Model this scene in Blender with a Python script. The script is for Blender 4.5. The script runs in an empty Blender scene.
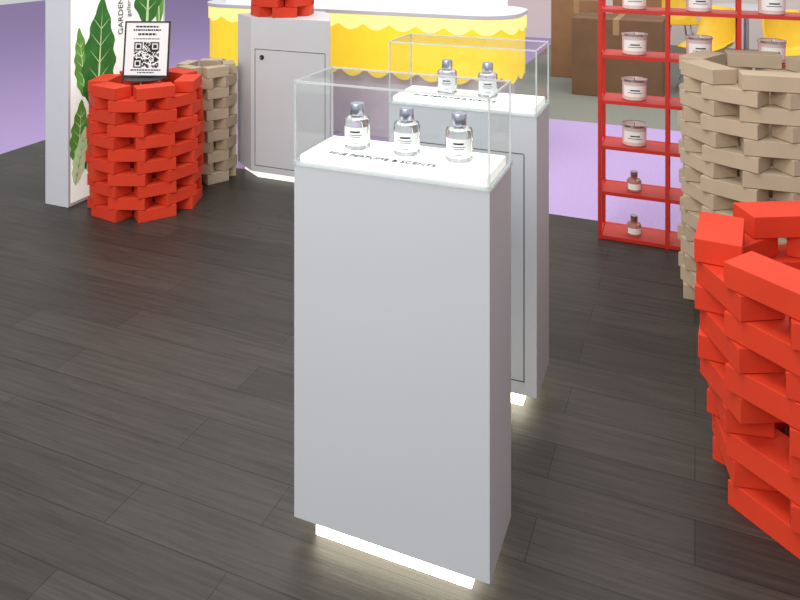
import bpy, bmesh, math, random
from mathutils import Vector, Matrix
random.seed(7)
S = bpy.context.scene
S.view_settings.view_transform = 'Standard'
COL = bpy.context.collection

# ------------------------------------------------------------ materials
def lin(c):
    return tuple(((v/255)/12.92 if v/255 <= .04045 else ((v/255+.055)/1.055)**2.4) for v in c) + (1,)
def mat(name, rgb, rough=.5, metal=0, emit=0, ergb=None, noise=0.04, nscale=8, trans=0, ior=1.45, bump=0, spec=.5):
    m = bpy.data.materials.new(name); m.use_nodes = True
    nt = m.node_tree; p = nt.nodes['Principled BSDF']
    c = lin(rgb)
    tc = nt.nodes.new('ShaderNodeTexCoord'); n = nt.nodes.new('ShaderNodeTexNoise')
    n.inputs['Scale'].default_value = nscale; n.inputs['Detail'].default_value = 4
    nt.links.new(tc.outputs['Object'], n.inputs['Vector'])
    r = nt.nodes.new('ShaderNodeValToRGB')
    r.color_ramp.elements[0].position = .3; r.color_ramp.elements[1].position = .7
    r.color_ramp.elements[0].color = tuple(v*(1-noise) for v in c[:3])+(1,)
    r.color_ramp.elements[1].color = tuple(min(1, v*(1+noise)) for v in c[:3])+(1,)
    nt.links.new(n.outputs['Fac'], r.inputs['Fac'])
    nt.links.new(r.outputs['Color'], p.inputs['Base Color'])
    p.inputs['Roughness'].default_value = rough; p.inputs['Metallic'].default_value = metal
    p.inputs['Specular IOR Level'].default_value = spec
    p.inputs['Transmission Weight'].default_value = trans; p.inputs['IOR'].default_value = ior
    if emit:
        p.inputs['Emission Color'].default_value = lin(ergb or rgb)
        p.inputs['Emission Strength'].default_value = emit
    if bump:
        b = nt.nodes.new('ShaderNodeBump'); b.inputs['Strength'].default_value = bump
        n2 = nt.nodes.new('ShaderNodeTexNoise'); n2.inputs['Scale'].default_value = 220
        nt.links.new(tc.outputs['Object'], n2.inputs['Vector'])
        nt.links.new(n2.outputs['Fac'], b.inputs['Height']); nt.links.new(b.outputs['Normal'], p.inputs['Normal'])
    return m

def clear_mat(name, tint=(252, 254, 254), lo=.035, hi=.5, add=0.0, addcol=(255, 255, 255)):
    # thin clear acrylic: transparent with a grazing-angle gloss (same on both sides of a sheet)
    m = bpy.data.materials.new(name); m.use_nodes = True; nt = m.node_tree
    nt.nodes.remove(nt.nodes['Principled BSDF']); out = nt.nodes['Material Output']
    t = nt.nodes.new('ShaderNodeBsdfTransparent'); t.inputs[0].default_value = lin(tint)
    g = nt.nodes.new('ShaderNodeBsdfGlossy'); g.inputs['Roughness'].default_value = .03
    f = nt.nodes.new('ShaderNodeLayerWeight'); f.inputs['Blend'].default_value = .5
    pw = nt.nodes.new('ShaderNodeMath'); pw.operation = 'POWER'; pw.inputs[1].default_value = 4.5
    nt.links.new(f.outputs['Facing'], pw.inputs[0])
    mr = nt.nodes.new('ShaderNodeMapRange'); mr.inputs['To Min'].default_value = lo; mr.inputs['To Max'].default_value = hi
    nt.links.new(pw.outputs[0], mr.inputs['Value'])
    mx = nt.nodes.new('ShaderNodeMixShader')
    nt.links.new(mr.outputs[0], mx.inputs[0]); nt.links.new(t.outputs[0], mx.inputs[1]); nt.links.new(g.outputs[0], mx.inputs[2])
    last = mx
    if add:
        d = nt.nodes.new('ShaderNodeBsdfDiffuse'); d.inputs[0].default_value = lin(addcol)
        tr = nt.nodes.new('ShaderNodeBsdfTranslucent'); tr.inputs[0].default_value = lin(addcol)
        md = nt.nodes.new('ShaderNodeMixShader'); md.inputs[0].default_value = .5
        nt.links.new(d.outputs[0], md.inputs[1]); nt.links.new(tr.outputs[0], md.inputs[2])
        m2 = nt.nodes.new('ShaderNodeMixShader'); m2.inputs[0].default_value = add
        nt.links.new(mx.outputs[0], m2.inputs[1]); nt.links.new(md.outputs[0], m2.inputs[2]); last = m2
    nt.links.new(last.outputs[0], out.inputs['Surface'])
    return m

def floor_mat():
    m = bpy.data.materials.new('dark_wood_plank'); m.use_nodes = True; nt = m.node_tree
    p = nt.nodes['Principled BSDF']; L = nt.links
    tc = nt.nodes.new('ShaderNodeTexCoord')
    br = nt.nodes.new('ShaderNodeTexBrick')
    br.inputs['Scale'].default_value = 1; br.inputs['Brick Width'].default_value = 1.1
    br.inputs['Row Height'].default_value = .155; br.inputs['Mortar Size'].default_value = .0016
    br.inputs['Mortar Smooth'].default_value = .3; br.offset = .37
    br.inputs['Color1'].default_value = lin((62, 58, 54)); br.inputs['Color2'].default_value = lin((51, 48, 45))
    br.inputs['Mortar'].default_value = lin((27, 25, 24))
    L.new(tc.outputs['Object'], br.inputs['Vector'])
    mp = nt.nodes.new('ShaderNodeMapping'); mp.inputs['Scale'].default_value = (1.8, 40, 1)
    L.new(tc.outputs['Object'], mp.inputs['Vector'])
    n = nt.nodes.new('ShaderNodeTexNoise'); n.inputs['Scale'].default_value = 1.6; n.inputs['Detail'].default_value = 8
    n.inputs['Roughness'].default_value = .7; n.inputs['Distortion'].default_value = .5
    L.new(mp.outputs[0], n.inputs['Vector'])
    cr = nt.nodes.new('ShaderNodeValToRGB')
    cr.color_ramp.elements[0].position = .32; cr.color_ramp.elements[0].color = (.6, .6, .6, 1)
    cr.color_ramp.elements[1].position = .72; cr.color_ramp.elements[1].color = (1.4, 1.38, 1.34, 1)
    L.new(n.outputs['Fac'], cr.inputs[0])
    mx = nt.nodes.new('ShaderNodeMix'); mx.data_type = 'RGBA'; mx.blend_type = 'MULTIPLY'; mx.inputs[0].default_value = 1
    L.new(br.outputs['Color'], mx.inputs[6]); L.new(cr.outputs[0], mx.inputs[7])
    L.new(mx.outputs[2], p.inputs['Base Color'])
    p.inputs['Roughness'].default_value = .4; p.inputs['Specular IOR Level'].default_value = .27
    b = nt.nodes.new('ShaderNodeBump'); b.inputs['Strength'].default_value = .12; b.inputs['Distance'].default_value = .01
    L.new(n.outputs['Fac'], b.inputs['Height']); L.new(b.outputs[0], p.inputs['Normal'])
    return m

M_floor = floor_mat()
M_lilac = mat('lilac_carpet', (172, 152, 197), .95, nscale=60, noise=.06, bump=.2, spec=.1)
M_greycarpet = mat('grey_green_carpet', (128, 130, 122), .95, nscale=60, noise=.08, bump=.2, spec=.1)
M_ped = mat('painted_grey_laminate', (189, 192, 197), .42, noise=.012, nscale=2, spec=.4)
M_gap = mat('dark_seam', (70, 70, 72), .7)
M_led = mat('led_plinth_acrylic', (255, 252, 240), .4, emit=9, ergb=(255, 248, 222))
M_plat = mat('lit_opal_acrylic', (228, 228, 225), .35, emit=.5, ergb=(255, 254, 244))
M_tray = mat('lit_tray', (255, 255, 252), .35, emit=.7, ergb=(255, 254, 240))
M_clear = clear_mat('clear_acrylic')
M_edge = clear_mat('polished_acrylic_edge', (225, 230, 230), .06, .5, .42, (248, 250, 250))
M_red = mat('red_carton', (206, 60, 36), .6, noise=.06, nscale=5, spec=.25)
M_redmetal = mat('red_powder_coat', (196, 46, 34), .45)
M_kraft = mat('beige_kraft_carton', (184, 166, 142), .75, noise=.06, nscale=6, spec=.2)
M_card = mat('brown_cardboard', (140, 104, 72), .85, noise=.08)
M_card2 = mat('dark_cardboard', (112, 84, 60), .85, noise=.08)
M_tape = mat('packing_tape', (160, 125, 88), .4)
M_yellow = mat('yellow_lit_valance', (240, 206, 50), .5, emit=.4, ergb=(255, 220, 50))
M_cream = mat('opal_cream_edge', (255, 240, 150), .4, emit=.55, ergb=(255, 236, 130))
M_white = mat('white_laminate', (200, 201, 205), .5, noise=.01)
M_body = mat('lower_counter_panel', (206, 200, 204), .6, noise=.02)
M_black = mat('black_metal', (22, 22, 24), .4)
M_paper = mat('white_paper', (235, 235, 235), .6, noise=.01)
M_ink = mat('black_ink', (25, 25, 28), .7)
M_chrome = mat('silver_cap', (205, 212, 226), .28, metal=1)
M_steel = mat('steel', (200, 200, 205), .25, metal=1)
M_bottle = mat('clear_bottle_glass', (246, 248, 247), .03, trans=.92, ior=1.3, noise=.003)
M_label = mat('bottle_label', (238, 238, 236), .6, noise=.005)
M_jar = mat('candle_jar_glass', (222, 204, 196), .25, noise=.02)
M_amber = mat('pink_amber_perfume', (206, 150, 130), .15, trans=.4, ior=1.4)
M_lightbox = mat('lightbox_fabric', (236, 240, 236), .6, emit=.32, ergb=(240, 250, 240), noise=.01)
M_alu = mat('lightbox_frame', (205, 207, 214), .4, noise=.01)
M_leafd = mat('leaf_dark_print', (46, 116, 46), .6, noise=.25, nscale=12, emit=.08)
M_leafm = mat('leaf_mid_print', (92, 156, 62), .6, noise=.25, nscale=12, emit=.1)
M_leafl = mat('leaf_light_print', (196, 222, 170), .6, noise=.1, nscale=12, emit=.2)
M_chair = mat('yellow_plastic', (228, 186, 50), .35)
M_wall = mat('pale_pink_wall', (226, 212, 210), .8, noise=.01, nscale=1)
M_wall2 = mat('hall_wall', (200, 196, 204), .8, noise=.02, nscale=1)

# ------------------------------------------------------------ helpers
def empty(name, loc=(0, 0, 0), rz=0):
    e = bpy.data.objects.new(name, None); COL.objects.link(e)
    e.location = loc; e.rotation_euler = (0, 0, rz); e.empty_display_size = .1
    return e
def mesh_obj(name, bm, m, parent=None, bevel=0, smooth=False, extra=()):
    me = bpy.data.meshes.new(name); bm.normal_update(); bm.to_mesh(me); bm.free()
    o = bpy.data.objects.new(name, me); COL.objects.link(o)
    me.materials.append(m)
    for x in extra: me.materials.append(x)
    if smooth:
        for p in me.polygons: p.use_smooth = True
    if bevel:
        b = o.modifiers.new('b', 'BEVEL'); b.width = bevel; b.segments = 2; b.limit_method = 'ANGLE'
    if parent: o.parent = parent
    return o
def add_box(bm, x0, x1, y0, y1, z0, z1, M=None, mi=0):
    vs = [bm.verts.new(Vector(c)) for c in ((x0,y0,z0),(x1,y0,z0),(x1,y1,z0),(x0,y1,z0),(x0,y0,z1),(x1,y0,z1),(x1,y1,z1),(x0,y1,z1))]
    if M is not None:
        for v in vs: v.co = M @ v.co
    for f in ((3,2,1,0),(4,5,6,7),(0,1,5,4),(1,2,6,5),(2,3,7,6),(3,0,4,7)):
        bm.faces.new([vs[i] for i in f]).material_index = mi
def box(name, x0, x1, y0, y1, z0, z1, m, parent=None, bevel=0):
    bm = bmesh.new(); add_box(bm, x0, x1, y0, y1, z0, z1)
    return mesh_obj(name, bm, m, parent, bevel)
def lathe(name, prof, m, parent=None, loc=(0, 0, 0), seg=40, a0=0, a1=2*math.pi, smooth=True):
    bm = bmesh.new(); full = abs(a1-a0-2*math.pi) < 1e-6
    n = seg if full else seg+1
    rings = []
    for r, z in prof:
        rings.append([bm.verts.new((loc[0]+r*math.cos(a0+(a1-a0)*i/seg), loc[1]+r*math.sin(a0+(a1-a0)*i/seg), loc[2]+z)) for i in range(n)])
    for a, b in zip(rings[:-1], rings[1:]):
        for i in range(seg):
            j = (i+1) % n
            bm.faces.new((a[i], a[j], b[j], b[i]))
    if full:
        bmesh.ops.remove_doubles(bm, verts=bm.verts, dist=1e-6)
    o = mesh_obj(name, bm, m, parent, 0, smooth)
    if smooth:
        es = o.modifiers.new('e', 'EDGE_SPLIT'); es.split_angle = math.radians(35)
    return o
def prism(name, pts, z0, z1, m, parent=None, bevel=0):
    bm = bmesh.new()
    lo = [bm.verts.new((x, y, z0)) for x, y in pts]; hi = [bm.verts.new((x, y, z1)) for x, y in pts]
    bm.faces.new(lo[::-1]); bm.faces.new(hi)
    for i in range(len(pts)):
        j = (i+1) % len(pts); bm.faces.new((lo[i], lo[j], hi[j], hi[i]))
    return mesh_obj(name, bm, m, parent, bevel)
def text(name, body, size, loc, rot, m, parent, ext=.0004, align='CENTER'):
    c = bpy.data.curves.new(name, 'FONT'); c.body = body; c.size = size; c.extrude = ext
    c.align_x = align; c.align_y = 'CENTER'; c.materials.append(m)
    o = bpy.data.objects.new(name, c); COL.objects.link(o)
    o.location = loc; o.rotation_euler = rot; o.parent = parent
    return o
def poly_tube(name, pts, r, m, parent, cyclic=False):
    c = bpy.data.curves.new(name, 'CURVE'); c.dimensions = '3D'; c.bevel_depth = r; c.bevel_resolution = 3
    s = c.splines.new('POLY'); s.points.add(len(pts)-1)
    for p, q in zip(s.points, pts): p.co = (*q, 1)
    s.use_cyclic_u = cyclic; c.materials.append(m)
    o = bpy.data.objects.new(name, c); COL.objects.link(o); o.parent = parent
    return o

# ------------------------------------------------------------ room shell
box('floor', -4.68, 4.5, -3, 4.2, -.05, 0, M_floor)
f2 = empty('carpet_floor')
box('lilac_carpet_back', -14, 9, 4.2, 6.32, -.05, -.001, M_lilac, f2)
box('lilac_carpet_side', -14, -4.68, -3, 4.2, -.05, -.001, M_lilac, f2)
box('lilac_carpet_far', -14, -1.9, 6.32, 16, -.05, -.001, M_lilac, f2)
box('grey_carpet', -1.9, 9, 6.32, 16, -.05, -.001, M_greycarpet, f2)
box('wall_back', -14, 9, 16, 16.15, -.05, 4.5, M_wall2)
box('wall_partition', -3.0, 6.5, 11, 11.12, 0, 3.0, M_wall)

# ------------------------------------------------------------ perfume bottle
def perfume_bottle(loc, parent, face=0.0, s=1.0, name='perfume_bottle'):
    e = empty(name, loc, face); e.scale = (s, s, s); e.parent = parent
    lathe('glass_body', [(0,0),(.033,0),(.036,.003),(.036,.077),(.034,.082),(.0135,.083),(.0135,.087),(0,.087)], M_bottle, e)
    lathe('label', [(.0364,.012),(.0364,.062)], M_label, e, seg=24, a0=math.radians(-152), a1=math.radians(-28))
    for k, (zz, hw, hh) in enumerate(((.048,22,.0045),(.041,30,.0018),(.036,24,.0016),(.020,14,.0016))):
        lathe('label_print_%d' % k, [(.0367,zz),(.0367,zz+hh)], M_ink if k == 0 else M_gap, e, seg=10, a0=math.radians(-90-hw), a1=math.radians(-90+hw))
    lathe('collar', [(.0145,.083),(.0185,.084),(.0185,.089),(.0145,.090)], M_steel, e)
    lathe('cap', [(0,.0895),(.0185,.0895),(.0195,.091),(.0195,.120),(.0185,.122),(0,.122)], M_chrome, e)
    return e

def quad(bm, *pts):
    bm.faces.new([bm.verts.new(p) for p in pts])
# ------------------------------------------------------------ display pedestals
def pedestal(x0, y0, door, bottles):
    W, D, Z0, Z1, ZT = .54, .22, .055, 1.0, 1.226
    e = empty('display_pedestal', (x0, y0, 0))
    box('cabinet_body', 0, W, 0, D, Z0, Z1, M_ped, e, .0015)
    box('led_plinth', .05, W-.055, .03, D-.03, 0, Z0-.004, M_led, e, .002)
    if door:
        a, b, c, d = .05, W-.045, .10, .87
        for k, q in enumerate(((a,b,c,c+.003),(a,b,d,d+.003),(a,a+.003,c,d),(b,b+.003,c,d))):
            box('door_seam_%d' % k, q[0], q[1], -.0008, .002, q[2], q[3], M_gap, e)
        box('door_leaf', a+.004, b-.001, -.0006, .002, c+.004, d-.001, M_ped, e)
    box('lit_platform', .012, W-.012, .012, D-.012, Z1, Z1+.026, M_plat, e, .002)
    # acrylic cover
    t = .005; z = Z1+.0005; h = t/2
    bm = bmesh.new()
    quad(bm, (t,h,z+.011), (W-t,h,z+.011), (W-t,h,ZT-t), (t,h,ZT-t))
    quad(bm, (W-t,D-h,z+.011), (t,D-h,z+.011), (t,D-h,ZT-t), (W-t,D-h,ZT-t))
    quad(bm, (h,D-t,z+.011), (h,t,z+.011), (h,t,ZT-t), (h,D-t,ZT-t))
    quad(bm, (W-h,t,z+.011), (W-h,D-t,z+.011), (W-h,D-t,ZT-t), (W-h,t,ZT-t))
    quad(bm, (t,t,ZT-h), (W-t,t,ZT-h), (W-t,D-t,ZT-h), (t,D-t,ZT-h))
    mesh_obj('acrylic_cover', bm, M_clear, e)
    bm = bmesh.new()
    for X in (0, W-t):
        for Y in (0, D-t): add_box(bm, X, X+t, Y, Y+t, z, ZT-t)
        add_box(bm, X, X+t, 0, D, ZT-t, ZT)
    for Y in (0, D-t): add_box(bm, t, W-t, Y, Y+t, ZT-t, ZT)
    for Y in (-.003, D): add_box(bm, -.003, W+.003, Y, Y+.003, z, z+.011)
    for X in (-.003, W): add_box(bm, X, X+.003, 0, D, z, z+.011)
    mesh_obj('cover_polished_edges', bm, M_edge, e)
    text('platform_lettering', 'FINE PERFUME & SCENTS', .028, (W/2-.04, .054, Z1+.0268), (0, 0, 0), M_gap, e, .0006)
    for u in bottles:
        perfume_bottle((u, .130, Z1+.0265), e, face=math.radians(14))
    return e
pedestal(-.997, 1.704, False, (.126, .274, .422))
pedestal(-1.032, 2.439, True, (.18, .335))

# ------------------------------------------------------------ carton towers
def tower(name, x, y, layers, m, L=.23, Dp=.13, T=.0655, pitch=.068, radii=None, seed=1, jit=.012, miss=()):
    random.seed(seed)
    bm = bmesh.new()
    for k in range(layers):
        r_in, n = radii(k)
        off = (math.pi/n)*(k % 2) + seed*.37
        for i in range(n):
            if (k, i) in miss: continue
            a = off+2*math.pi*i/n+random.uniform(-.02, .02)
            rr = r_in+Dp/2+random.uniform(0, jit)*(1 if i % 2 else .3)
            M = Matrix.Translation((rr*math.cos(a), rr*math.sin(a), k*pitch)) @ Matrix.Rotation(a+math.pi/2+random.uniform(-.05, .05), 4, 'Z')
            add_box(bm, -L/2, L/2, -Dp/2, Dp/2, 0, T, M)
    o = mesh_obj(name, bm, m, None, .002); o.location = (x, y, 0)
    return o
tower('red_carton_stack', -3.045, 3.475, 11, M_red, L=.21, Dp=.115, radii=lambda k: (.19+(.01 if 2<k<8 else 0), 6), seed=1, jit=.008)
tower('beige_carton_stack', -3.005, 4.0, 11, M_kraft, L=.148, Dp=.078, radii=lambda k: (.104, 5), seed=2, jit=.005)
tower('beige_carton_stack', .275, 3.585, 16, M_kraft, L=.234, Dp=.115, T=.063, pitch=.0655, radii=lambda k: (.207, 6), seed=3, jit=.012)
tower('red_carton_stack', .372, 2.425, 10, M_red, L=.235, Dp=.13, T=.069, pitch=.0715, radii=lambda k: ((.168+.004*k, 5) if k < 4 else (.206+.003*(k-4), 6)), seed=4, jit=.018)

# ------------------------------------------------------------ tall light box sign
lb = empty('lightbox_sign', (-3.586, 3.225, 0))
box('frame', 0, .18, 0, .842, 0, 2.3, M_alu, lb, .003)
box('graphic_panel', .18, .1815, .02, .822, .02, 2.28, M_lightbox, lb)
def leaf(y0, z0, y1, z1, w, m, k, lay=0.0, rib=M_leafl):
    bm = bmesh.new(); n = 26
    ax = Vector((0, y1-y0, z1-z0)); Ln = ax.length; d = ax.normalized(); pr = Vector((0, -d.z, d.y))
    pts = []
    for sgn in (1, -1):
        for i in range(n):
            t = i/n if sgn == 1 else 1-i/n
            ww = w*math.sin(math.pi*t**.75)**.8*(1+.10*math.sin(t*34+sgn))
            pts.append(Vector((.1825+lay, y0, z0))+d*Ln*t+pr*sgn*ww)
    bm.faces.new([bm.verts.new(p) for p in pts])
    mesh_obj('printed_leaf_%d' % k, bm, m, lb)
    bm = bmesh.new(); b = Vector((.183+lay, y0, z0))
    bm.faces.new([bm.verts.new(p) for p in (b+pr*w*.09, b-pr*w*.09, b+d*Ln*.9)])
    for i in range(1, 6):
        for sgn in (1, -1):
            s = b+d*Ln*(i/7)
            bm.faces.new([bm.verts.new(p) for p in (s, s+d*.008, s+d*Ln*.13+pr*sgn*w*.7)])
    mesh_obj('printed_leaf_rib_%d' % k, bm, rib, lb)
leaf(.22, .50, .27, 1.22, .13, M_leafd, 0)
leaf(.13, .62, .08, 1.05, .06, M_leafm, 1, -.0006)
leaf(.07, .22, .10, .62, .07, M_leafm, 2, .001)
leaf(.14, .18, .20, .55, .055, M_leafd, 3, .0005)
leaf(.05, .12, .13, .45, .05, M_leafl, 4, .0015, M_white)
leaf(.66, 1.0, .70, 1.6, .14, M_leafd, 5)
leaf(.78, .98, .76, 1.9, .07, M_leafm, 6, -.0006)
leaf(.3, 1.7, .45, 2.25, .12, M_leafd, 7)
leaf(.15, 1.3, .22, 1.9, .09, M_leafm, 8)
leaf(.5, .2, .62, .75, .11, M_leafm, 9)
leaf(.38, .12, .42, .6, .08, M_leafd, 10)
text('vertical_lettering', 'GARDEN CANDLES', .06, (.1850, .42, 1.22), (math.radians(90), math.radians(-90), math.radians(90)), M_ink, lb)
text('vertical_lettering_b', 'gallery of scent', .05, (.1850, .49, 1.22), (math.radians(90), math.radians(-90), math.radians(90)), M_gap, lb)

# ------------------------------------------------------------ QR sign on the red stack
qs = empty('qr_code_sign', (-3.045, 3.465, .7462), math.radians(20))
tilt = Matrix.Rotation(math.radians(-8), 4, 'X')
Tm = Matrix.Translation((0, .0, .006)) @ tilt
lathe('base_disc', [(0,0),(.13,0),(.13,.004),(0,.006)], M_black, qs)
bm = bmesh.new()
add_box(bm, -.03, .03, 0, .03, 0, .05, Tm)
mesh_obj('stand_clip', bm, M_black, qs)
bm = bmesh.new()
w, h, f = .138, .33, .009
for q in ((-w,w,0,f),(-w,w,h-f,h),(-w,-w+f,f,h-f),(w-f,w,f,h-f)):
    add_box(bm, q[0], q[1], -.012, 0, q[2], q[3], Tm)
mesh_obj('picture_frame', bm, M_black, qs, .001)
bm = bmesh.new(); add_box(bm, -w+f, w-f, -.008, -.002, f, h-f, Tm); mesh_obj('paper_sheet', bm, M_paper, qs)
bm = bmesh.new(); random.seed(3); N = 21; cs = .152/N
def finder(i, j):
    for ci, cj in ((0,0),(N-7,0),(0,N-7)):
        a, b = i-ci, j-cj
        if 0 <= a < 7 and 0 <= b < 7:
            return (max(abs(a-3), abs(b-3)) != 2)
    return None
for i in range(N):
    for j in range(N):
        fd = finder(i, j)
        on = fd if fd is not None else random.random() < .5
        if on: add_box(bm, -.076+i*cs, -.076+(i+1)*cs, -.009, -.0078, .205-(j+1)*cs, .205-j*cs, Tm)
for k, (zz, ww, hh) in enumerate(((.292,.07,.010),(.272,.085,.010),(.246,.055,.012),(.222,.08,.005),(.036,.09,.008),(.022,.05,.006))):
    x = -ww
    while x < ww:
        l = random.uniform(.008, .02); add_box(bm, x, min(ww, x+l), -.009, -.0078, zz, zz+hh, Tm); x += l+.004
mesh_obj('printed_code', bm, M_ink, qs)

# ------------------------------------------------------------ faceted cabinet behind
cb = empty('storage_cabinet', (-2.700, 4.06, 0))
pts = [(0,0),(.58,0),(.44,.28),(.30,.46),(-.06,.46),(-.20,.14)]
ins = [(.22+(x-.22)*.88, .22+(y-.22)*.80) for x, y in pts]
prism('cabinet_shell', pts, .05, 1.06, M_white, cb, .002)
prism('led_plinth', ins, 0, .046, mat('soft_led_plinth', (250, 248, 240), .4, emit=1.0), cb)
for k, q in enumerate(((.03,.55,.09,.094),(.03,.55,.85,.854),(.03,.034,.09,.85),(.546,.55,.09,.85))):
    box('door_seam_%d' % k, q[0], q[1], -.0012, .002, q[2], q[3], M_gap, cb)
lk = lathe('lock', [(0,.006),(.014,.006),(.016,.004),(.016,0)], M_black, cb); lk.rotation_euler = (math.radians(90),0,0); lk.location = (.085,0,.80)
tk = lathe('key', [(0,.02),(.005,.02),(.005,0)], M_steel, cb); tk.rotation_euler = (math.radians(90),0,0); tk.location = (.085,-.004,.80)
# red cartons on the cabinet top (wider low ring under a narrower one)
random.seed(11); bm = bmesh.new()
for k in range(7):
    n = 5
    for i in range(n):
        a = .3+(k % 2)*math.pi/n+i*2*math.pi/n+random.uniform(-.04, .04)
        M = Matrix.Translation((.155*math.cos(a), .155*math.sin(a), k*.066)) @ Matrix.Rotation(a+math.pi/2, 4, 'Z')
        add_box(bm, -.08, .08, -.042, .042, 0, .0645, M)
o = mesh_obj('red_carton_pile', bm, M_red, None, .002); o.location = (-2.58, 4.26, 1.0612)

# ------------------------------------------------------------ yellow scalloped counter
ct = empty('scalloped_display_counter', (-4.02, 5.16, 0))
CW, CD, R = 2.80, .8, .3
def outline(ins, nseg=14):
    P = []
    for cx, cy, a0 in ((CW-R, R, -90), (CW-R, CD-R, 0), (R, CD-R, 90), (R, R, 180)):
        for i in range(nseg+1):
            a = math.radians(a0+90*i/nseg); P.append((cx+(R-ins)*math.cos(a), cy+(R-ins)*math.sin(a)))
    return P
def resample(P, step):
    Q = []; Pc = P+[P[0]]; s = 0; nxt = 0
    for a, b in zip(Pc[:-1], Pc[1:]):
        d = math.dist(a, b)
        while nxt <= s+d and d > 0:
            t = (nxt-s)/d; Q.append((a[0]+(b[0]-a[0])*t, a[1]+(b[1]-a[1])*t, nxt)); nxt += step
        s += d
    return Q, s
def skirt(name, ins, ztop, zmid, amp, wl, m, th):
    Q, tot = resample(outline(ins), .02); nw = round(tot/wl); bm = bmesh.new()
    top = []; bot = []
    for x, y, s in Q:
        z = zmid-amp*abs(math.sin(math.pi*nw*s/tot))
        top.append(bm.verts.new((x, y, ztop))); bot.append(bm.verts.new((x, y, z)))
    for i in range(len(Q)):
        j = (i+1) % len(Q); bm.faces.new((bot[i], bot[j], top[j], top[i]))
    o = mesh_obj(name, bm, m, ct); so = o.modifiers.new('s', 'SOLIDIFY'); so.thickness = th
    return o
prism('lower_body', outline(.10), .0, .97, M_body, ct)
prism('counter_top', outline(0), .97, 1.0, M_white, ct, .003)
skirt('yellow_valance', .02, .97, .54, .06, .22, M_yellow, .008)
skirt('cream_scallop_trim', .008, .972, .90, .05, .22, M_cream, .006)
prism('raised_tray', outline(.16), 1.0005, 1.07, M_tray, ct, .004)

# ------------------------------------------------------------ red shelving unit + goods
sh = empty('red_shelving_unit', (-.466, 3.968, 0))
BW, NB, SD = .335, 4, .18
zs = [.012, .245, .485, .725, .965, 1.205, 1.445, 1.685, 1.925]
bm = bmesh.new(); q = .0095
for i in range(NB+1):
    for Y in (0, SD): add_box(bm, i*BW-q, i*BW+q, Y-q, Y+q, 0, 2.1)
mesh_obj('posts', bm, M_redmetal, sh, .001)
bm = bmesh.new()
for z in zs+[2.09]:
    for Y in (0, SD): add_box(bm, q, NB*BW-q, Y-.008, Y+.008, z-.01, z+.008)
    for i in range(NB+1): add_box(bm, i*BW-.007, i*BW+.007, q, SD-q, z-.01, z+.008)
mesh_obj('rails', bm, M_redmetal, sh)
bm = bmesh.new()
for z in zs:
    add_box(bm, .01, NB*BW-.01, .0085, SD-.0085, z+.001, z+.007)
mesh_obj('shelf_boards', bm, mat('red_shelf_board', (190, 58, 48), .5), sh)

def candle(loc):
    e = empty('scented_candle', loc)
    lathe('jar', [(0,0),(.05,0),(.054,.004),(.056,.09),(.058,.094),(.054,.096),(.051,.084),(0,.084)], M_jar, e)
    lathe('label', [(.0562,.018),(.0572,.07)], M_label, e, seg=20, a0=math.radians(-140), a1=math.radians(-20))
    lathe('label_print', [(.0570,.046),(.0572,.052)], M_ink, e, seg=10, a0=math.radians(-105), a1=math.radians(-60))
    lathe('label_print_b', [(.0570,.036),(.0572,.039)], M_ink, e, seg=10, a0=math.radians(-115), a1=math.radians(-50))
    lathe('rim', [(.0565,.088),(.0595,.089),(.0595,.097),(.055,.098)], M_steel, e)
    lathe('wick', [(.0015,.084),(.0015,.1),(0,.1)], M_ink, e, seg=8)
    e.scale = (1.12, 1.12, 1.12)
for z in zs[2:7]:
    candle((-.466+BW*.5, 4.058, z+.0075))
for b in (1, 2, 3):
    for z in zs[4:7]:
        candle((-.466+BW*(b+.45), 4.058, z+.0075))
for z in zs[:2]:
    e = empty('shelf_perfume_bottle', (-.466+BW*.5, 4.04, z+.0075))
    lathe('body', [(0,0),(.034,0),(.037,.004),(.037,.05),(.033,.058),(.014,.064),(.014,.07),(0,.07)], M_amber, e)
    lathe('label', [(.0378,.012),(.0378,.042)], M_label, e, seg=16, a0=math.radians(-140), a1=math.radians(-20))
    lathe('cap', [(0,.07),(.018,.07),(.019,.072),(.019,.1),(0,.101)], M_steel, e)

# ------------------------------------------------------------ cardboard boxes
def cardboard(x, y, w, d, h, rz, m):
    e = empty('cardboard_box', (x, y, 0), rz)
    box('carton', -w/2, w/2, -d/2, d/2, 0, h, m, e, .004)
    box('tape', -.03, .03, -d/2-.001, d/2+.001, h-.15, h+.001, M_tape, e)
    bm = bmesh.new(); add_box(bm, -w/2+.002, w/2-.002, -.002, .002, h, h+.0015)
    mesh_obj('flap_seam', bm, M_gap, e)
cardboard(-1.22, 8.4, .55, .5, .86, .05, M_card)
cardboard(-.70, 7.6, .85, .55, .76, -.03, M_card2)
cardboard(-.60, 8.45, .5, .5, .9, .1, M_card)

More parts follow.
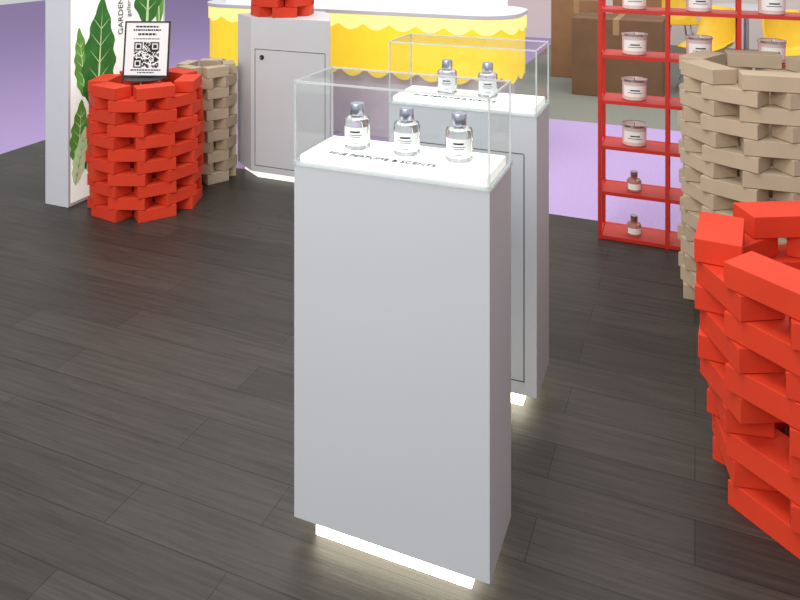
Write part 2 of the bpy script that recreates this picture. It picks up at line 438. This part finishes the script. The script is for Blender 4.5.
# ------------------------------------------------------------ yellow shell chairs and table
def chair(x, y, rz):
    e = empty('yellow_shell_chair', (x, y, 0), rz)
    bm = bmesh.new(); n = 16; mcol = 12; rows = []
    for i in range(n+1):
        t = i/n
        if t < .5:
            py, pz = -.22+.40*(t/.5), .45-.02*math.sin(math.pi*t/.5)
        else:
            s = (t-.5)/.5; py, pz = .18+.09*math.sin(s*1.4), .45+.40*s**1.15
        row = []
        for j in range(mcol+1):
            u = j/mcol*2-1
            hw = .23*(1-.25*max(0, (t-.75)/.25)**2)*(1-.12*max(0, (.15-t)/.15))
            lift = .09*abs(u)**3*math.sin(math.pi*min(1, t*1.1))
            fwd = -.08*abs(u)**2*(1 if t > .5 else t*2)
            row.append(bm.verts.new((u*hw, py+fwd*(t > .3), pz+lift)))
        rows.append(row)
    for a, b in zip(rows[:-1], rows[1:]):
        for j in range(mcol): bm.faces.new((a[j], a[j+1], b[j+1], b[j]))
    o = mesh_obj('shell', bm, M_chair, e, 0, True)
    so = o.modifiers.new('s', 'SOLIDIFY'); so.thickness = .012; so.offset = 1
    for k, (sx, sy) in enumerate(((-1,-1),(1,-1),(1,1),(-1,1))):
        poly_tube('leg_%d' % k, [(sx*.12, sy*.1, .44), (sx*.21, sy*.21, .0)], .011, M_steel, e)
chair(.12, 7.9, math.radians(-40))
chair(.88, 7.8, math.radians(30))
chair(-.2, 9.9, math.radians(20))
tb = empty('round_white_table', (.55, 9.3, 0))
lathe('top', [(0,.72),(.4,.72),(.41,.73),(.41,.745),(0,.75)], M_white, tb)
lathe('column', [(.03,.015),(.03,.72)], M_steel, tb)
lathe('foot', [(0,0),(.25,0),(.25,.01),(.03,.03)], M_steel, tb)

# ------------------------------------------------------------ lighting
w = bpy.data.worlds.new('World'); S.world = w; w.use_nodes = True
bg = w.node_tree.nodes['Background']; bg.inputs[0].default_value = (.98, .98, 1, 1); bg.inputs[1].default_value = .62
def area(name, loc, sx, sy, power, rot=(0,0,0), col=(1,.98,.95)):
    l = bpy.data.lights.new(name, 'AREA'); l.shape = 'RECTANGLE'; l.size = sx; l.size_y = sy; l.energy = power; l.color = col
    o = bpy.data.objects.new(name, l); COL.objects.link(o); o.location = loc; o.rotation_euler = rot
area('front_fill_light', (-1.5, 1.0, 4.2), 2, 2, 110)
area('front_fill_light', (-2.5, 5.5, 4.2), 4, 3, 118)
area('front_fill_light', (1.5, 6.5, 4.2), 4, 4, 130)
area('front_fill_light', (-1.6, -2.2, 3.4), 4, 2, 175, (math.radians(52), 0, 0))  # added fill from behind the camera, brightens the pedestal fronts; not a ceiling fixture

# ------------------------------------------------------------ camera
cd = bpy.data.cameras.new('Camera'); cam = bpy.data.objects.new('Camera', cd); COL.objects.link(cam)
cam.location = (0, 0, 1.63); cam.rotation_euler = (math.radians(90), 0, math.radians(22.05))
cd.sensor_width = 36; cd.lens = 32.76; cd.shift_y = -.4625; cd.clip_start = .05
S.camera = cam
